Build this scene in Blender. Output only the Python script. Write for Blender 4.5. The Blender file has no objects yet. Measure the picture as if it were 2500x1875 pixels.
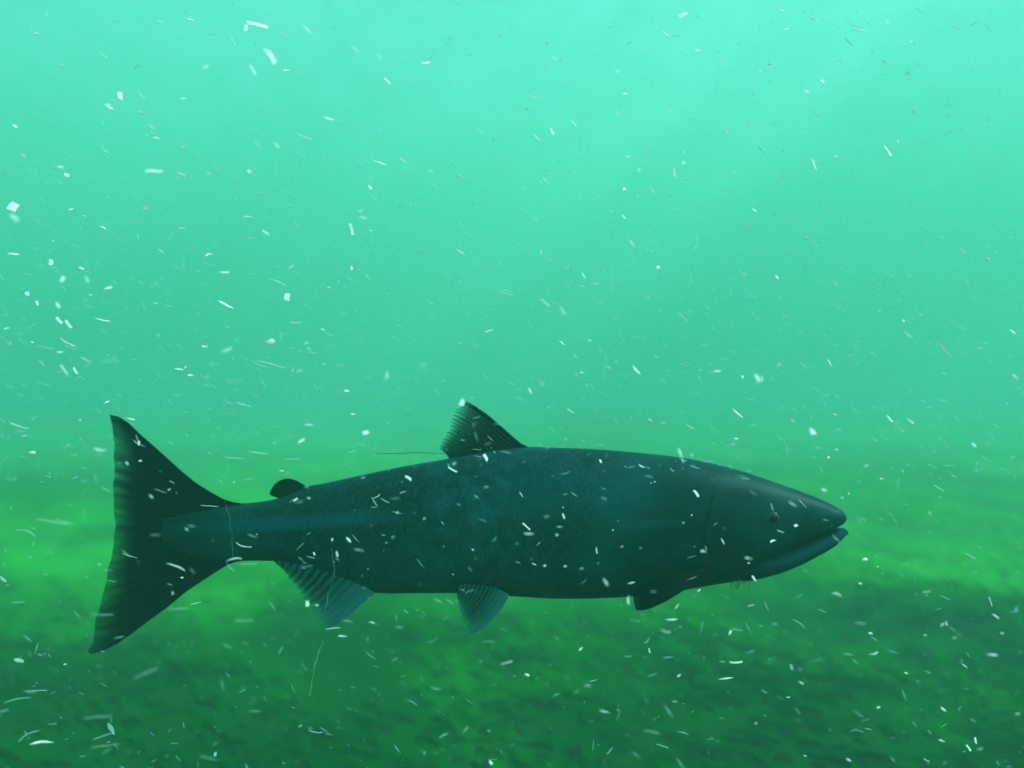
import bpy, math, random
from mathutils import Vector, Matrix, noise

random.seed(11)
sc = bpy.context.scene
COL = sc.collection
TAN = math.tan(math.radians(33.0))

# ------------------------------------------------------------------ camera
cam_d = bpy.data.cameras.new("camera")
cam_d.sensor_width = 36.0
cam_d.lens = 18.0 / TAN
cam_d.clip_start = 0.02
cam_d.clip_end = 300.0
cam_d.dof.use_dof = True
cam_d.dof.focus_distance = 0.80
cam_d.dof.aperture_fstop = 2.1
cam = bpy.data.objects.new("camera", cam_d)
cam.location = (0, 0, 0)
cam.rotation_euler = (math.radians(90), 0, 0)
COL.objects.link(cam)
sc.camera = cam

# ------------------------------------------------------------------ light
SUN_EL, SUN_AZ = 46.0, 92.0          # azimuth: clockwise from the view direction (+Y)
world = bpy.data.worlds.new("World")
sc.world = world
world.use_nodes = True
nt = world.node_tree
bg = nt.nodes["Background"]
sky = nt.nodes.new("ShaderNodeTexSky")
sky.sky_type = 'NISHITA'
sky.sun_disc = False
sky.sun_elevation = math.radians(SUN_EL)
sky.sun_rotation = math.radians(SUN_AZ)
nt.links.new(sky.outputs[0], bg.inputs[0])
bg.inputs[1].default_value = 0.15
sun_d = bpy.data.lights.new("sun", 'SUN')
sun_d.energy = 5.0
sun_d.angle = math.radians(0.6)
sun_d.color = (1.0, 0.97, 0.93)
sun = bpy.data.objects.new("sun", sun_d)
a, e = math.radians(SUN_AZ), math.radians(SUN_EL)
sdir = Vector((math.sin(a) * math.cos(e), math.cos(a) * math.cos(e), math.sin(e)))
sun.rotation_euler = sdir.to_track_quat('Z', 'Y').to_euler()
sun.location = (3, 4, 8)
COL.objects.link(sun)
sc.view_settings.view_transform = 'Standard'
sc.view_settings.look = 'None'
sc.view_settings.exposure = 2.03
sc.view_settings.gamma = 1.0
cy = sc.cycles
cy.use_denoising = True
cy.max_bounces = 8
cy.volume_bounces = 1
cy.transparent_max_bounces = 24
cy.sample_clamp_indirect = 4.0


# ------------------------------------------------------------------ helpers
def P(px, py, Y):
    """photo pixel (2500 wide) at depth Y -> metres"""
    return Vector(((px - 1250.0) / 1250.0 * TAN * Y, Y, (937.5 - py) / 1250.0 * TAN * Y))


def tag(o, label=None, cat=None, group=None, kind=None):
    if label: o["label"] = label
    if cat: o["category"] = cat
    if group: o["group"] = group
    if kind: o["kind"] = kind
    return o


def mesh_obj(name, verts, faces, mat, parent=None, loc=(0, 0, 0), smooth=True, uvs=None):
    me = bpy.data.meshes.new(name)
    me.from_pydata([tuple(v) for v in verts], [], faces)
    if uvs is not None:
        ul = me.uv_layers.new(name="UVMap")
        for lp in me.loops:
            ul.data[lp.index].uv = uvs[lp.vertex_index]
    if smooth:
        me.polygons.foreach_set("use_smooth", [True] * len(me.polygons))
    me.materials.append(mat)
    me.update()
    o = bpy.data.objects.new(name, me)
    o.location = loc
    if parent: o.parent = parent
    COL.objects.link(o)
    return o


def interp(pts, x):
    """smooth (monotone-ish Catmull-Rom) interpolation through (x, y) points sorted by x"""
    n = len(pts)
    if x <= pts[0][0]: return pts[0][1]
    if x >= pts[-1][0]: return pts[-1][1]
    for i in range(n - 1):
        if pts[i][0] <= x <= pts[i + 1][0]:
            x0, y0 = pts[i]; x1, y1 = pts[i + 1]
            h = x1 - x0
            def slope(k):
                if k <= 0: return (pts[1][1] - pts[0][1]) / (pts[1][0] - pts[0][0])
                if k >= n - 1: return (pts[-1][1] - pts[-2][1]) / (pts[-1][0] - pts[-2][0])
                return (pts[k + 1][1] - pts[k - 1][1]) / (pts[k + 1][0] - pts[k - 1][0])
            m0, m1 = slope(i) * h, slope(i + 1) * h
            t = (x - x0) / h
            return ((2*t**3 - 3*t**2 + 1) * y0 + (t**3 - 2*t**2 + t) * m0
                    + (-2*t**3 + 3*t**2) * y1 + (t**3 - t**2) * m1)


def polyline(pts, t):
    """point at arc-length fraction t of a 2D polyline"""
    d = [0.0]
    for i in range(1, len(pts)):
        d.append(d[-1] + math.dist(pts[i], pts[i - 1]))
    s = t * d[-1]
    for i in range(1, len(pts)):
        if s <= d[i] or i == len(pts) - 1:
            f = (s - d[i - 1]) / max(1e-9, d[i] - d[i - 1])
            return (pts[i-1][0] + (pts[i][0] - pts[i-1][0]) * f, pts[i-1][1] + (pts[i][1] - pts[i-1][1]) * f)


class NT:
    def __init__(self, name):
        self.m = bpy.data.materials.new(name)
        self.m.use_nodes = True
        self.t = self.m.node_tree
        self.t.nodes.clear()
        self.out = self.t.nodes.new("ShaderNodeOutputMaterial")

    def n(self, typ, ins=None, **kw):
        nd = self.t.nodes.new(typ)
        for k, v in kw.items(): setattr(nd, k, v)
        for k, v in (ins or {}).items():
            s = nd.inputs[k]
            if hasattr(v, "outputs"): v = v.outputs[0]
            if hasattr(v, "is_output"): self.t.links.new(v, s)
            else: s.default_value = v
        return nd

    def math(self, op, a, b=0.0, clamp=False):
        return self.n("ShaderNodeMath", {0: a, 1: b}, operation=op, use_clamp=clamp)

    def ramp(self, fac, stops):
        r = self.n("ShaderNodeValToRGB", {0: fac})
        el = r.color_ramp.elements
        while len(el) < len(stops): el.new(0.5)
        for e_, (p, c) in zip(el, stops):
            e_.position = p
            e_.color = c if len(c) == 4 else (*c, 1)
        return r

    def mix(self, fac, a, b):
        nd = self.n("ShaderNodeMix", data_type='RGBA')
        for s, v in ((nd.inputs[0], fac), (nd.inputs[6], a), (nd.inputs[7], b)):
            if hasattr(v, "outputs") : v = v.outputs[2] if v.bl_idname == "ShaderNodeMix" else v.outputs[0]
            if hasattr(v, "is_output"): self.t.links.new(v, s)
            else: s.default_value = v if not isinstance(v, tuple) or len(v) == 4 else (*v, 1)
        return nd.outputs[2]

    def surf(self, s):
        self.t.links.new(s.outputs[0], self.out.inputs[0])
        return self.m


# ------------------------------------------------------------------ materials
def mat_bed():
    k = NT("river bed algae")
    tc = k.n("ShaderNodeTexCoord")
    mp = k.n("ShaderNodeMapping", {"Vector": tc.outputs["Object"], "Rotation": (0, 0, math.radians(-56)), "Scale": (1.7, 0.75, 1.0)}, vector_type='TEXTURE')
    big = k.n("ShaderNodeTexNoise", {"Vector": mp, "Scale": 1.25, "Detail": 2.5, "Roughness": 0.5, "Distortion": 0.5})
    mp2 = k.n("ShaderNodeMapping", {"Vector": tc.outputs["Object"], "Rotation": (0, 0, math.radians(-56)), "Scale": (0.50, 0.11, 0.4)}, vector_type='TEXTURE')
    fine = k.n("ShaderNodeTexNoise", {"Vector": mp2, "Scale": 1.0, "Detail": 4.0, "Roughness": 0.6})
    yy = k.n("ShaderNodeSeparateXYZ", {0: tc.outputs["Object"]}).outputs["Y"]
    far = k.n("ShaderNodeMapRange", {"Value": yy, "From Min": 1.7, "From Max": 4.0, "To Min": -0.02, "To Max": 0.20})  # shade on the near bed, brighter light farther out, put into the colour
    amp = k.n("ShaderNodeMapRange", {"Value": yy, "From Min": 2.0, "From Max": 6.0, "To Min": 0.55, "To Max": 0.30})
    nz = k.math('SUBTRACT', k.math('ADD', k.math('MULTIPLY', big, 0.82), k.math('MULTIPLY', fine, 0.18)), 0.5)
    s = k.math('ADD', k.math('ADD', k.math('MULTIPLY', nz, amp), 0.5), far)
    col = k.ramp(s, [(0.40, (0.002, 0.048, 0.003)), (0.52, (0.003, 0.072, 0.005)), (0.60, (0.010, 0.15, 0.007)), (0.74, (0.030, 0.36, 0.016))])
    # broad random patches, then water haze painted into the far bed colour
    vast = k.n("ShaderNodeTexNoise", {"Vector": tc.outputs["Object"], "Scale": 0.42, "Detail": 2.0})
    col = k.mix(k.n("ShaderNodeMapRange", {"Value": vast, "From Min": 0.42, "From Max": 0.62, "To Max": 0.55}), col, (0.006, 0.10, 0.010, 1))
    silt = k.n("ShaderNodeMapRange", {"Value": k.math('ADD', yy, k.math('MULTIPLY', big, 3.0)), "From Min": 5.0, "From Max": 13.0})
    col = k.mix(silt, col, (0.035, 0.31, 0.075, 1))  # this mask paints distance haze on the bed, not sediment
    horizon_haze = k.n("ShaderNodeMapRange", {"Value": yy, "From Min": 6.0, "From Max": 24.0})
    col = k.mix(horizon_haze, col, (0.06, 0.30, 0.17, 1))  # second step of the painted haze, matching the water towards the horizon
    return k.surf(k.n("ShaderNodeBsdfPrincipled", {"Base Color": col, "Roughness": 1.0, "Specular IOR Level": 0.0}))


def mat_body(name="salmon skin", jaw=False):
    k = NT(name)
    tc = k.n("ShaderNodeTexCoord")
    obj = tc.outputs["Object"]
    sep = k.n("ShaderNodeSeparateXYZ", {0: obj})
    # overlapping scales: cells leaning backwards
    mp = k.n("ShaderNodeMapping", {"Vector": obj, "Rotation": (0, math.radians(18), 0), "Scale": (1.0, 0.6, 0.62)})
    vo = k.n("ShaderNodeTexVoronoi", {"Vector": mp, "Scale": 250.0, "Randomness": 0.55})
    patch = k.n("ShaderNodeTexNoise", {"Vector": obj, "Scale": 9.0, "Detail": 5.0, "Roughness": 0.6})
    mps = k.n("ShaderNodeMapping", {"Vector": obj, "Scale": (3.0, 8.0, 26.0), "Rotation": (0, math.radians(-3), 0)})
    streak = k.n("ShaderNodeTexNoise", {"Vector": mps, "Scale": 1.0, "Detail": 3.0})
    scalev = k.math('MULTIPLY', vo.outputs["Distance"], 1.1, True)
    # no scales on the head
    headm = k.n("ShaderNodeMapRange", {"Value": sep.outputs["X"], "From Min": 0.12, "From Max": 0.24, "To Min": 1.0, "To Max": 0.0})
    tex = k.math('MULTIPLY', k.math('SUBTRACT', scalev, 0.35), headm)
    c0 = k.ramp(patch, [(0.3, (0.001, 0.013, 0.015)), (0.5, (0.002, 0.027, 0.030)), (0.72, (0.005, 0.060, 0.068))])
    c1 = k.mix(k.math('MULTIPLY', k.math('ABSOLUTE', tex), 0.8, True), c0, (0.015, 0.075, 0.08, 1))
    # paler lateral band towards the tail
    band = k.n("ShaderNodeMath", {0: k.math('MULTIPLY', k.math('SUBTRACT', k.math('ADD', sep.outputs["Z"], k.math('MULTIPLY', sep.outputs["X"], -0.09)), 0.0155), 105.0), 1: 2.0}, operation='POWER')
    bandm = k.math('MULTIPLY', k.math('SUBTRACT', 1.0, band, True), k.n("ShaderNodeMapRange", {"Value": sep.outputs["X"], "From Min": -0.04, "From Max": -0.13}))
    bandm = k.math('MULTIPLY', bandm, streak)
    c2 = k.mix(k.math('MULTIPLY', bandm, 0.75, True), c1, (0.01, 0.13, 0.17, 1))
    # iridescent blue patches on the flank under the dorsal fin
    mpp = k.n("ShaderNodeMapping", {"Vector": obj, "Location": (-0.065, 0, 0), "Scale": (11.0, 1.0, 5.5)})
    rad = k.n("ShaderNodeVectorMath", {0: mpp}, operation='LENGTH').outputs["Value"]
    pn = k.n("ShaderNodeTexNoise", {"Vector": obj, "Scale": 48.0, "Detail": 4.0, "Roughness": 0.65})
    pm = k.math('MULTIPLY', k.math('SUBTRACT', 1.0, rad, True), k.n("ShaderNodeMapRange", {"Value": pn, "From Min": 0.46, "From Max": 0.68}))
    scr = k.n("ShaderNodeTexNoise", {"Vector": k.n("ShaderNodeMapping", {"Vector": obj, "Scale": (8.0, 4.0, 60.0)}), "Scale": 1.0, "Detail": 3.0})
    sm = k.n("ShaderNodeMapRange", {"Value": scr, "From Min": 0.60, "From Max": 0.80, "To Max": 0.35})
    c2 = k.mix(k.math('ADD', k.math('MULTIPLY', pm, 0.5), sm, True), c2, (0.015, 0.12, 0.15, 1))
    tl = k.n("ShaderNodeMapRange", {"Value": sep.outputs["X"], "From Min": -0.235, "From Max": -0.325, "To Max": 0.75})
    c2 = k.mix(tl, c2, (0.0018, 0.016, 0.018, 1))
    bump = k.n("ShaderNodeBump", {"Height": tex, "Strength": 0.32, "Distance": 0.0012})
    bump2 = k.n("ShaderNodeBump", {"Height": streak, "Strength": 0.25, "Distance": 0.006, "Normal": bump})
    return k.surf(k.n("ShaderNodeBsdfPrincipled", {"Base Color": c2, "Roughness": 0.5, "Normal": bump2, "Specular IOR Level": 0.11, "Specular Tint": (0.15, 1.0, 0.95, 1)}))


def mat_fin(name, rays, dark, lead, a_base, a_edge, a_gap, pale=0.0):
    """u runs from the leading ray (0) to the last one (1), v from base (0) to margin (1)"""
    k = NT(name)
    uv = k.n("ShaderNodeTexCoord").outputs["UV"]
    sep = k.n("ShaderNodeSeparateXYZ", {0: uv})
    u, v = sep.outputs["X"], sep.outputs["Y"]
    wob = k.n("ShaderNodeTexNoise", {"Vector": k.n("ShaderNodeMapping", {"Vector": uv, "Scale": (9.0, 2.0, 1.0)}), "Scale": 1.0, "Detail": 2.0})
    ph = k.math('ADD', k.math('MULTIPLY', u, rays * 6.2832), k.math('MULTIPLY', wob, 5.0))
    ray = k.math('ADD', k.math('MULTIPLY', k.math('SINE', ph), 0.5), 0.5)
    fray = k.n("ShaderNodeTexNoise", {"Vector": k.n("ShaderNodeMapping", {"Vector": uv, "Scale": (rays * 1.6, 3.0, 1.0)}), "Scale": 1.0, "Detail": 3.0})
    col = k.mix(ray, lead, dark)
    if pale:
        pf = k.math('ADD', k.n("ShaderNodeMapRange", {"Value": u, "From Min": 0.40, "From Max": 0.05, "To Max": pale}),
                    k.n("ShaderNodeMapRange", {"Value": v, "From Min": 0.75, "From Max": 1.0, "To Max": pale}), True)
        col = k.mix(pf, col, (0.04, 0.24, 0.24, 1))
    e_ = k.n("ShaderNodeMapRange", {"Value": v, "From Min": 0.0, "From Max": 1.0, "To Min": a_base, "To Max": a_edge})
    gap = k.math('MULTIPLY', k.math('MULTIPLY', k.math('SUBTRACT', 1.0, ray), v), a_gap)
    frayed = k.math('MULTIPLY', k.n("ShaderNodeMapRange", {"Value": v, "From Min": 0.80, "From Max": 1.0}), k.math('MULTIPLY', fray, 0.9))
    front = k.n("ShaderNodeMapRange", {"Value": u, "From Min": 0.0, "From Max": 0.10, "To Min": 0.35, "To Max": 0.0})
    al = k.math('ADD', k.math('SUBTRACT', k.math('SUBTRACT', e_, gap), frayed), front, True)
    bump = k.n("ShaderNodeBump", {"Height": ray, "Strength": 0.07, "Distance": 0.0004})
    d = k.n("ShaderNodeBsdfPrincipled", {"Base Color": col, "Roughness": 0.6, "Normal": bump, "Specular IOR Level": 0.06})
    t = k.n("ShaderNodeBsdfTranslucent", {"Color": col})
    s = k.n("ShaderNodeMixShader", {0: 0.35, 1: d, 2: t})
    tr = k.n("ShaderNodeBsdfTransparent")
    return k.surf(k.n("ShaderNodeMixShader", {0: al, 1: tr, 2: s}))


def mat_flake(name, col, alpha, trans=0.12):
    k = NT(name)
    tc = k.n("ShaderNodeTexCoord")
    oi = k.n("ShaderNodeObjectInfo")
    nz = k.n("ShaderNodeTexNoise", {"Vector": tc.outputs["Object"], "Scale": 260.0, "Detail": 2.0})
    v = k.math('ADD', k.math('MULTIPLY', nz, 0.5), k.math('MULTIPLY', oi.outputs["Random"], 0.5))
    c = k.mix(v, tuple(x * 0.72 for x in col), col)
    d = k.n("ShaderNodeBsdfDiffuse", {"Color": c})
    t = k.n("ShaderNodeBsdfTranslucent", {"Color": c})
    s = k.n("ShaderNodeMixShader", {0: trans, 1: d, 2: t})
    al = k.math('MULTIPLY', k.math('ADD', k.math('MULTIPLY', v, 0.6), 0.7), alpha, True)
    tr = k.n("ShaderNodeBsdfTransparent")
    return k.surf(k.n("ShaderNodeMixShader", {0: al, 1: tr, 2: s}))


def mat_plain(name, col, rough=0.4, metal=0.0):
    k = NT(name)
    tc = k.n("ShaderNodeTexCoord")
    nz = k.n("ShaderNodeTexNoise", {"Vector": tc.outputs["Object"], "Scale": 120.0})
    c = k.mix(nz, tuple(x * 0.7 for x in col), col)
    return k.surf(k.n("ShaderNodeBsdfPrincipled", {"Base Color": c, "Roughness": rough, "Metallic": metal, "Specular IOR Level": 0.12}))


# ------------------------------------------------------------------ water volume (the haze of this place)
BED_Z = -0.80
def water():
    SS = (0.0155, 0.071, 0.0515)      # scattering per metre
    ST = (0.104, 0.095, 0.096)      # extinction per metre
    D = 0.6
    c = [s / D for s in SS]
    absn = []
    for s, t, cc in zip(SS, ST, c):
        q = 1 - (t - s) / (D * (1 - cc))
        absn.append(max(0.0, q) ** 2)
    m = bpy.data.materials.new("turbid green water")
    m.use_nodes = True
    t = m.node_tree
    t.nodes.clear()
    out = t.nodes.new("ShaderNodeOutputMaterial")
    pv = t.nodes.new("ShaderNodeVolumePrincipled")
    pv.inputs["Color"].default_value = (*c, 1)
    pv.inputs["Absorption Color"].default_value = (*absn, 1)
    pv.inputs["Density"].default_value = D
    pv.inputs["Anisotropy"].default_value = 0.1
    t.links.new(pv.outputs[0], out.inputs["Volume"])
    x0, x1, y0, y1, z0, z1 = -60, 60, -12, 75, BED_Z - 2.2, 12.0
    v = [(x, y, z) for x in (x0, x1) for y in (y0, y1) for z in (z0, z1)]
    f = [(0, 1, 3, 2), (4, 6, 7, 5), (0, 4, 5, 1), (2, 3, 7, 6), (0, 2, 6, 4), (1, 5, 7, 3)]
    o = mesh_obj("haze", v, f, m, smooth=False)
    tag(o, "murky green river water filling the whole view", "water", kind="stuff")
water()


def surface():
    """the rippled surface far above: it lets the sun through more in some places than in others"""
    k = NT("rippled water surface")
    tc = k.n("ShaderNodeTexCoord")
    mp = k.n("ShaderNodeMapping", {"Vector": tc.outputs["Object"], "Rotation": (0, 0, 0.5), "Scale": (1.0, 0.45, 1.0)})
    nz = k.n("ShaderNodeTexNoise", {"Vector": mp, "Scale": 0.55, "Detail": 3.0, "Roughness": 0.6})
    c = k.ramp(nz, [(0.34, (0.58, 0.58, 0.58)), (0.62, (1, 1, 1))])  # shade pattern added to this unseen sheet to break the sun into shafts
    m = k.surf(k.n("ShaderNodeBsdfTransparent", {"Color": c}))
    v, f = [], []
    n = 60
    for j in range(n + 1):
        for i in range(n + 1):
            x, y = -58 + 116 * i / n, -11 + 85 * j / n
            v.append((x, y, 12.15 + 0.08 * noise.noise(Vector((x * .4, y * .4, 0)))))
    for j in range(n):
        for i in range(n):
            a_ = j * (n + 1) + i
            f.append((a_, a_ + 1, a_ + n + 2, a_ + n + 1))
    tag(mesh_obj("water_surface", v, f, m), "unseen rippled water surface above the fish, patterned to mottle the sunlight", "water surface", kind="structure")
surface()


# ------------------------------------------------------------------ river bed
def bed_h(x, y):
    p = Vector((x, y, 0))
    q = Vector((x * 0.9 + y * 0.4, y * 1.15 - x * 0.35, 3.1))
    h = BED_Z
    k0 = 1.0 / (1.0 + max(0.0, y - 3.0) * 0.25)
    h += k0 * 0.14 * noise.fractal(q * 0.55, 1.0, 2.0, 3)
    r = noise.noise(q * 1.35 + Vector((7, 2, 0)))
    h += k0 * 0.08 * max(0.0, r)
    h += 0.004 * noise.fractal(p * 5.0, 1.0, 2.0, 3)
    h -= 0.10 * max(0.0, 1.6 - y)
    h += 0.006 * max(0.0, y - 4)                # rises slowly into the distance
    return h


def bed():
    ys = []
    y = -11.0
    while y < 74:
        ys.append(y)
        y += 1.0 if y < 0 else max(0.035, min(1.6, 0.018 * y * (1 + y * 0.12)))
    nx = 240
    verts, faces = [], []
    for y in ys:
        half = 6 + 0.72 * max(0, y)
        half = min(58, half)
        for i in range(nx + 1):
            t = i / nx * 2 - 1
            x = half * (0.55 * t + 0.45 * t ** 3)
            verts.append((x, y, bed_h(x, y)))
    w = nx + 1
    for j in range(len(ys) - 1):
        for i in range(nx):
            a_ = j * w + i
            faces.append((a_, a_ + 1, a_ + w + 1, a_ + w))
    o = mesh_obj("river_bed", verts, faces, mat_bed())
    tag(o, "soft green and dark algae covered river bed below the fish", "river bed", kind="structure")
bed()


def algae():
    rnd = random.Random(5)
    verts, faces = [], []
    for _ in range(11000):
        y = 1.5 + 7.0 * rnd.random() ** 1.6
        x = (rnd.random() * 2 - 1) * (0.95 * y)
        q = noise.noise(Vector((x * 0.8, y * 1.3, 9.0)))
        if q < -0.35: continue
        z = bed_h(x, y) - 0.01
        L = rnd.uniform(0.05, 0.16)
        w = rnd.uniform(0.003, 0.007)
        ang = math.radians(-36 - 22 * math.tanh(x) + rnd.gauss(0, 28))
        dx, dy = -math.cos(ang), -math.sin(ang)
        lift = rnd.uniform(0.1, 0.5)
        n = 5
        b = len(verts)
        for i in range(n + 1):
            t = i / n
            px = x + dx * L * t; py = y + dy * L * t
            pz = z + L * lift * (t - 0.55 * t * t) + 0.012 * math.sin(6 * t + x * 9)
            ww = w * (1 - t) + 0.0008
            verts.append((px, py, pz + ww)); verts.append((px, py - ww, pz - ww)); verts.append((px, py + ww, pz - ww))
        for i in range(n):
            a_ = b + 3 * i
            for k_ in range(3):
                k2 = (k_ + 1) % 3
                faces.append((a_ + k_, a_ + k2, a_ + 3 + k2, a_ + 3 + k_))
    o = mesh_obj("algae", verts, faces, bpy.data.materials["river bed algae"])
    tag(o, "green filament algae combed by the current over the river bed", "algae", kind="stuff")
algae()


# ------------------------------------------------------------------ the salmon
D2S = 2500 / 2212.0
Y0 = 0.86
def bend(px):                     # the tail swings slightly away from the camera
    t = max(0.0, (900 - px) / 700.0)
    return 0.030 * t * t
def F(px, py, dy=0.0, exact=False):
    b = bend(px)
    if exact: return P(px, py, Y0 + b + dy)
    v = P(px, py, Y0 + b)
    v.y += dy
    return v

root = bpy.data.objects.new("salmon", None)
root.location = P(1150, 1265, Y0)
COL.objects.link(root)
tag(root, "large dark salmon swimming to the right with its mouth slightly open", "fish")
RL = Vector(root.location)

TOP = [(x * D2S, y * D2S) for x, y in [
    (352, 1118), (400, 1104), (450, 1092), (492, 1086), (530, 1087), (580, 1081), (620, 1070), (660, 1052), (700, 1044),
    (760, 1031), (820, 1018), (880, 1006), (950, 994), (1000, 985), (1060, 975), (1130, 966), (1200, 967),
    (1280, 970), (1360, 976), (1440, 984), (1500, 993), (1560, 1006), (1620, 1023), (1680, 1044),
    (1740, 1065), (1780, 1082), (1808, 1096), (1819, 1103.5), (1826, 1113)]]
BOT = [(x * D2S, y * D2S) for x, y in [
    (352, 1186), (400, 1200), (450, 1213), (492, 1214), (530, 1211), (580, 1211), (610, 1213), (650, 1226), (700, 1245),
    (760, 1266), (810, 1279), (900, 1280), (1000, 1280), (1120, 1287), (1200, 1291), (1300, 1290),
    (1380, 1285), (1450, 1277), (1500, 1268), (1540, 1261), (1600, 1252), (1660, 1240), (1720, 1219),
    (1770, 1195), (1800, 1178), (1820, 1160), (1830, 1148)]]
MOUTH = [(1880, 1362), (1905, 1345), (1940, 1329), (1975, 1317), (2005, 1307), (2028, 1295), (2042, 1286), (2056, 1278), (2064, 1269)]
HW = [(395, 8), (450, 14), (520, 22), (600, 32), (720, 46), (850, 62), (1000, 78), (1200, 94), (1400, 102),
      (1600, 100), (1720, 94), (1820, 80), (1920, 60), (1990, 45), (2030, 36), (2055, 22), (2064, 8)]
def top_c(x): return interp(TOP, x)
def bot_full(x): return interp(BOT, x)
def bot_c(x):
    if x <= 1800: return bot_full(x)
    if x >= 1880:
        return interp(MOUTH, x)
    t = (x - 1800) / 80
    t = t * t * (3 - 2 * t)
    return bot_full(x) * (1 - t) + (interp(MOUTH, 1880)) * t
def half_w(x): return interp(HW, x)
PXM = TAN * Y0 / 1250.0             # metres per photo pixel at the fish

def yoff(x, py):
    """distance (m) of the near flank from the mid plane at photo point (x, py)"""
    t_, b_ = top_c(x), bot_c(x)
    zc, hh = (t_ + b_) / 2, (b_ - t_) / 2
    q = min(0.999, abs(py - zc) / hh)
    return half_w(x) * PXM * (1 - q ** 2.15) ** 0.52

def loft(name, xs, topf, botf, wf, mat, seg=40, parent=None, flat=1.0):
    verts, faces = [], []
    for x in xs:
        t_, b_ = topf(x), botf(x)
        zc, hh = (t_ + b_) / 2, max(0.4, (b_ - t_) / 2)
        w = wf(x) * PXM
        for k_ in range(seg):
            an = 2 * math.pi * k_ / seg
            s_, c_ = math.sin(an), math.cos(an)
            yy = math.copysign(abs(c_) ** 0.94, c_) * w
            zz = math.copysign(abs(s_) ** 0.94, s_)
            verts.append(F(x, zc - zz * hh, yy) - RL)
    n = len(xs)
    for i in range(n - 1):
        for k_ in range(seg):
            k2 = (k_ + 1) % seg
            faces.append((i * seg + k_, (i + 1) * seg + k_, (i + 1) * seg + k2, i * seg + k2))
    faces.append(tuple(range(seg)))
    faces.append(tuple((n - 1) * seg + k_ for k_ in reversed(range(seg))))
    return mesh_obj(name, verts, faces, mat, parent)

SKIN = mat_body()
xs = [400 + i * (1990 - 400) / 150 for i in range(151)] + [1990 + 74 * math.sin(i / 16 * math.pi / 2) for i in range(1, 17)]
loft("body", xs, top_c, bot_c, half_w, SKIN, 56, root)

JT = [(1770, 1340), (1860, 1344), (1905, 1340), (1940, 1328), (1975, 1314), (2005, 1305.5), (2028, 1296.5), (2042, 1290.5), (2055, 1289), (2065, 1291.5), (2070, 1299)]
JB = [(1770, 1398)] + [(p[0], p[1] + 1.0) for p in BOT if p[0] > 1790 and p[0] < 2064] + [(2070.5, 1303)]
JW = [(1770, 42), (1860, 55), (1920, 50), (1990, 37), (2030, 28), (2055, 17), (2066, 9), (2070.5, 3)]
xs = [1770 + i * (2030 - 1770) / 40 for i in range(41)] + [2030 + 40.5 * math.sin(i / 12 * math.pi / 2) for i in range(1, 13)]
def mat_jaw():
    k = NT("jaw skin")
    tc = k.n("ShaderNodeTexCoord")
    x = k.n("ShaderNodeSeparateXYZ", {0: tc.outputs["Object"]}).outputs["X"]
    nz = k.n("ShaderNodeTexNoise", {"Vector": tc.outputs["Object"], "Scale": 60.0, "Detail": 4.0})
    f = k.math('MULTIPLY', k.n("ShaderNodeMapRange", {"Value": x, "From Min": 0.29, "From Max": 0.40, "To Min": 0.15, "To Max": 1.0}), k.math('ADD', nz, 0.4), True)
    c = k.mix(f, (0.002, 0.022, 0.026, 1), (0.004, 0.06, 0.066, 1))
    return k.surf(k.n("ShaderNodeBsdfPrincipled", {"Base Color": c, "Roughness": 0.9, "Specular IOR Level": 0.02}))
JAW = mat_jaw()
tag(loft("lower_jaw", xs, lambda x: interp(JT, x), lambda x: interp(JB, x), lambda x: interp(JW, x), JAW, 32, root), "paler blue green lower jaw")


def seen(x, y):
    """point of the flank plane that lies behind photo point (x, y) once the flank's bulge is allowed for"""
    qx, qy = x, y
    for _ in range(3):
        k_ = (Y0 - yoff(qx, qy)) / Y0
        qx, qy = 1250 + (x - 1250) * k_, 937.5 + (y - 937.5) * k_
    return qx, qy

def patch(name, grid_uv, nu, nv, mat, parent, lift, edge_only_back=True):
    """sheet laid on the near flank: grid_uv(u, v) -> photo px; raised by lift(u, v) metres"""
    verts, faces, uvs = [], [], []
    for j in range(nv + 1):
        for i in range(nu + 1):
            u, v = i / nu, j / nv
            x, y = seen(*grid_uv(u, v))
            l = lift(u, v)
            verts.append(F(x, y, -(yoff(x, y) + l)) - RL); uvs.append((u, v))
    m_ = len(verts)
    for j in range(nv + 1):
        for i in range(nu + 1):
            x, y = seen(*grid_uv(i / nu, j / nv))
            verts.append(F(x, y, -(yoff(x, y) - 0.002)) - RL); uvs.append((i / nu, j / nv))
    w = nu + 1
    for j in range(nv):
        for i in range(nu):
            a_ = j * w + i
            faces.append((a_, a_ + 1, a_ + w + 1, a_ + w))
    rim = [i for i in range(w)] + [j * w + nu for j in range(1, nv + 1)] + [nv * w + i for i in range(nu - 1, -1, -1)] + [j * w for j in range(nv - 1, 0, -1)]
    for k_ in range(len(rim)):
        a_, b_ = rim[k_], rim[(k_ + 1) % len(rim)]
        faces.append((a_, a_ + m_, b_ + m_, b_))
    return mesh_obj(name, verts, faces, mat, parent, uvs=uvs)

# gill cover: a raised plate with a rounded free rear edge
def gill(u, v):
    y = 1170 + (1388 - 1170) * v
    xr = 1722 + 18 * math.cos(v * 3.0) + 120 * max(0, v - 0.62) ** 1.3 * 1.6 + 34 * (1 - min(1, v / 0.25)) ** 2
    xf = 1850 - 20 * v
    return (xr + (xf - xr) * u, y)
gc = patch("gill_cover", gill, 18, 20, SKIN, root, lambda u, v: 0.0009 * (1 - u) ** 0.7 * math.sin(math.pi * min(1, max(0, v))) ** 0.35 - 0.0004 * u)
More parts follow.
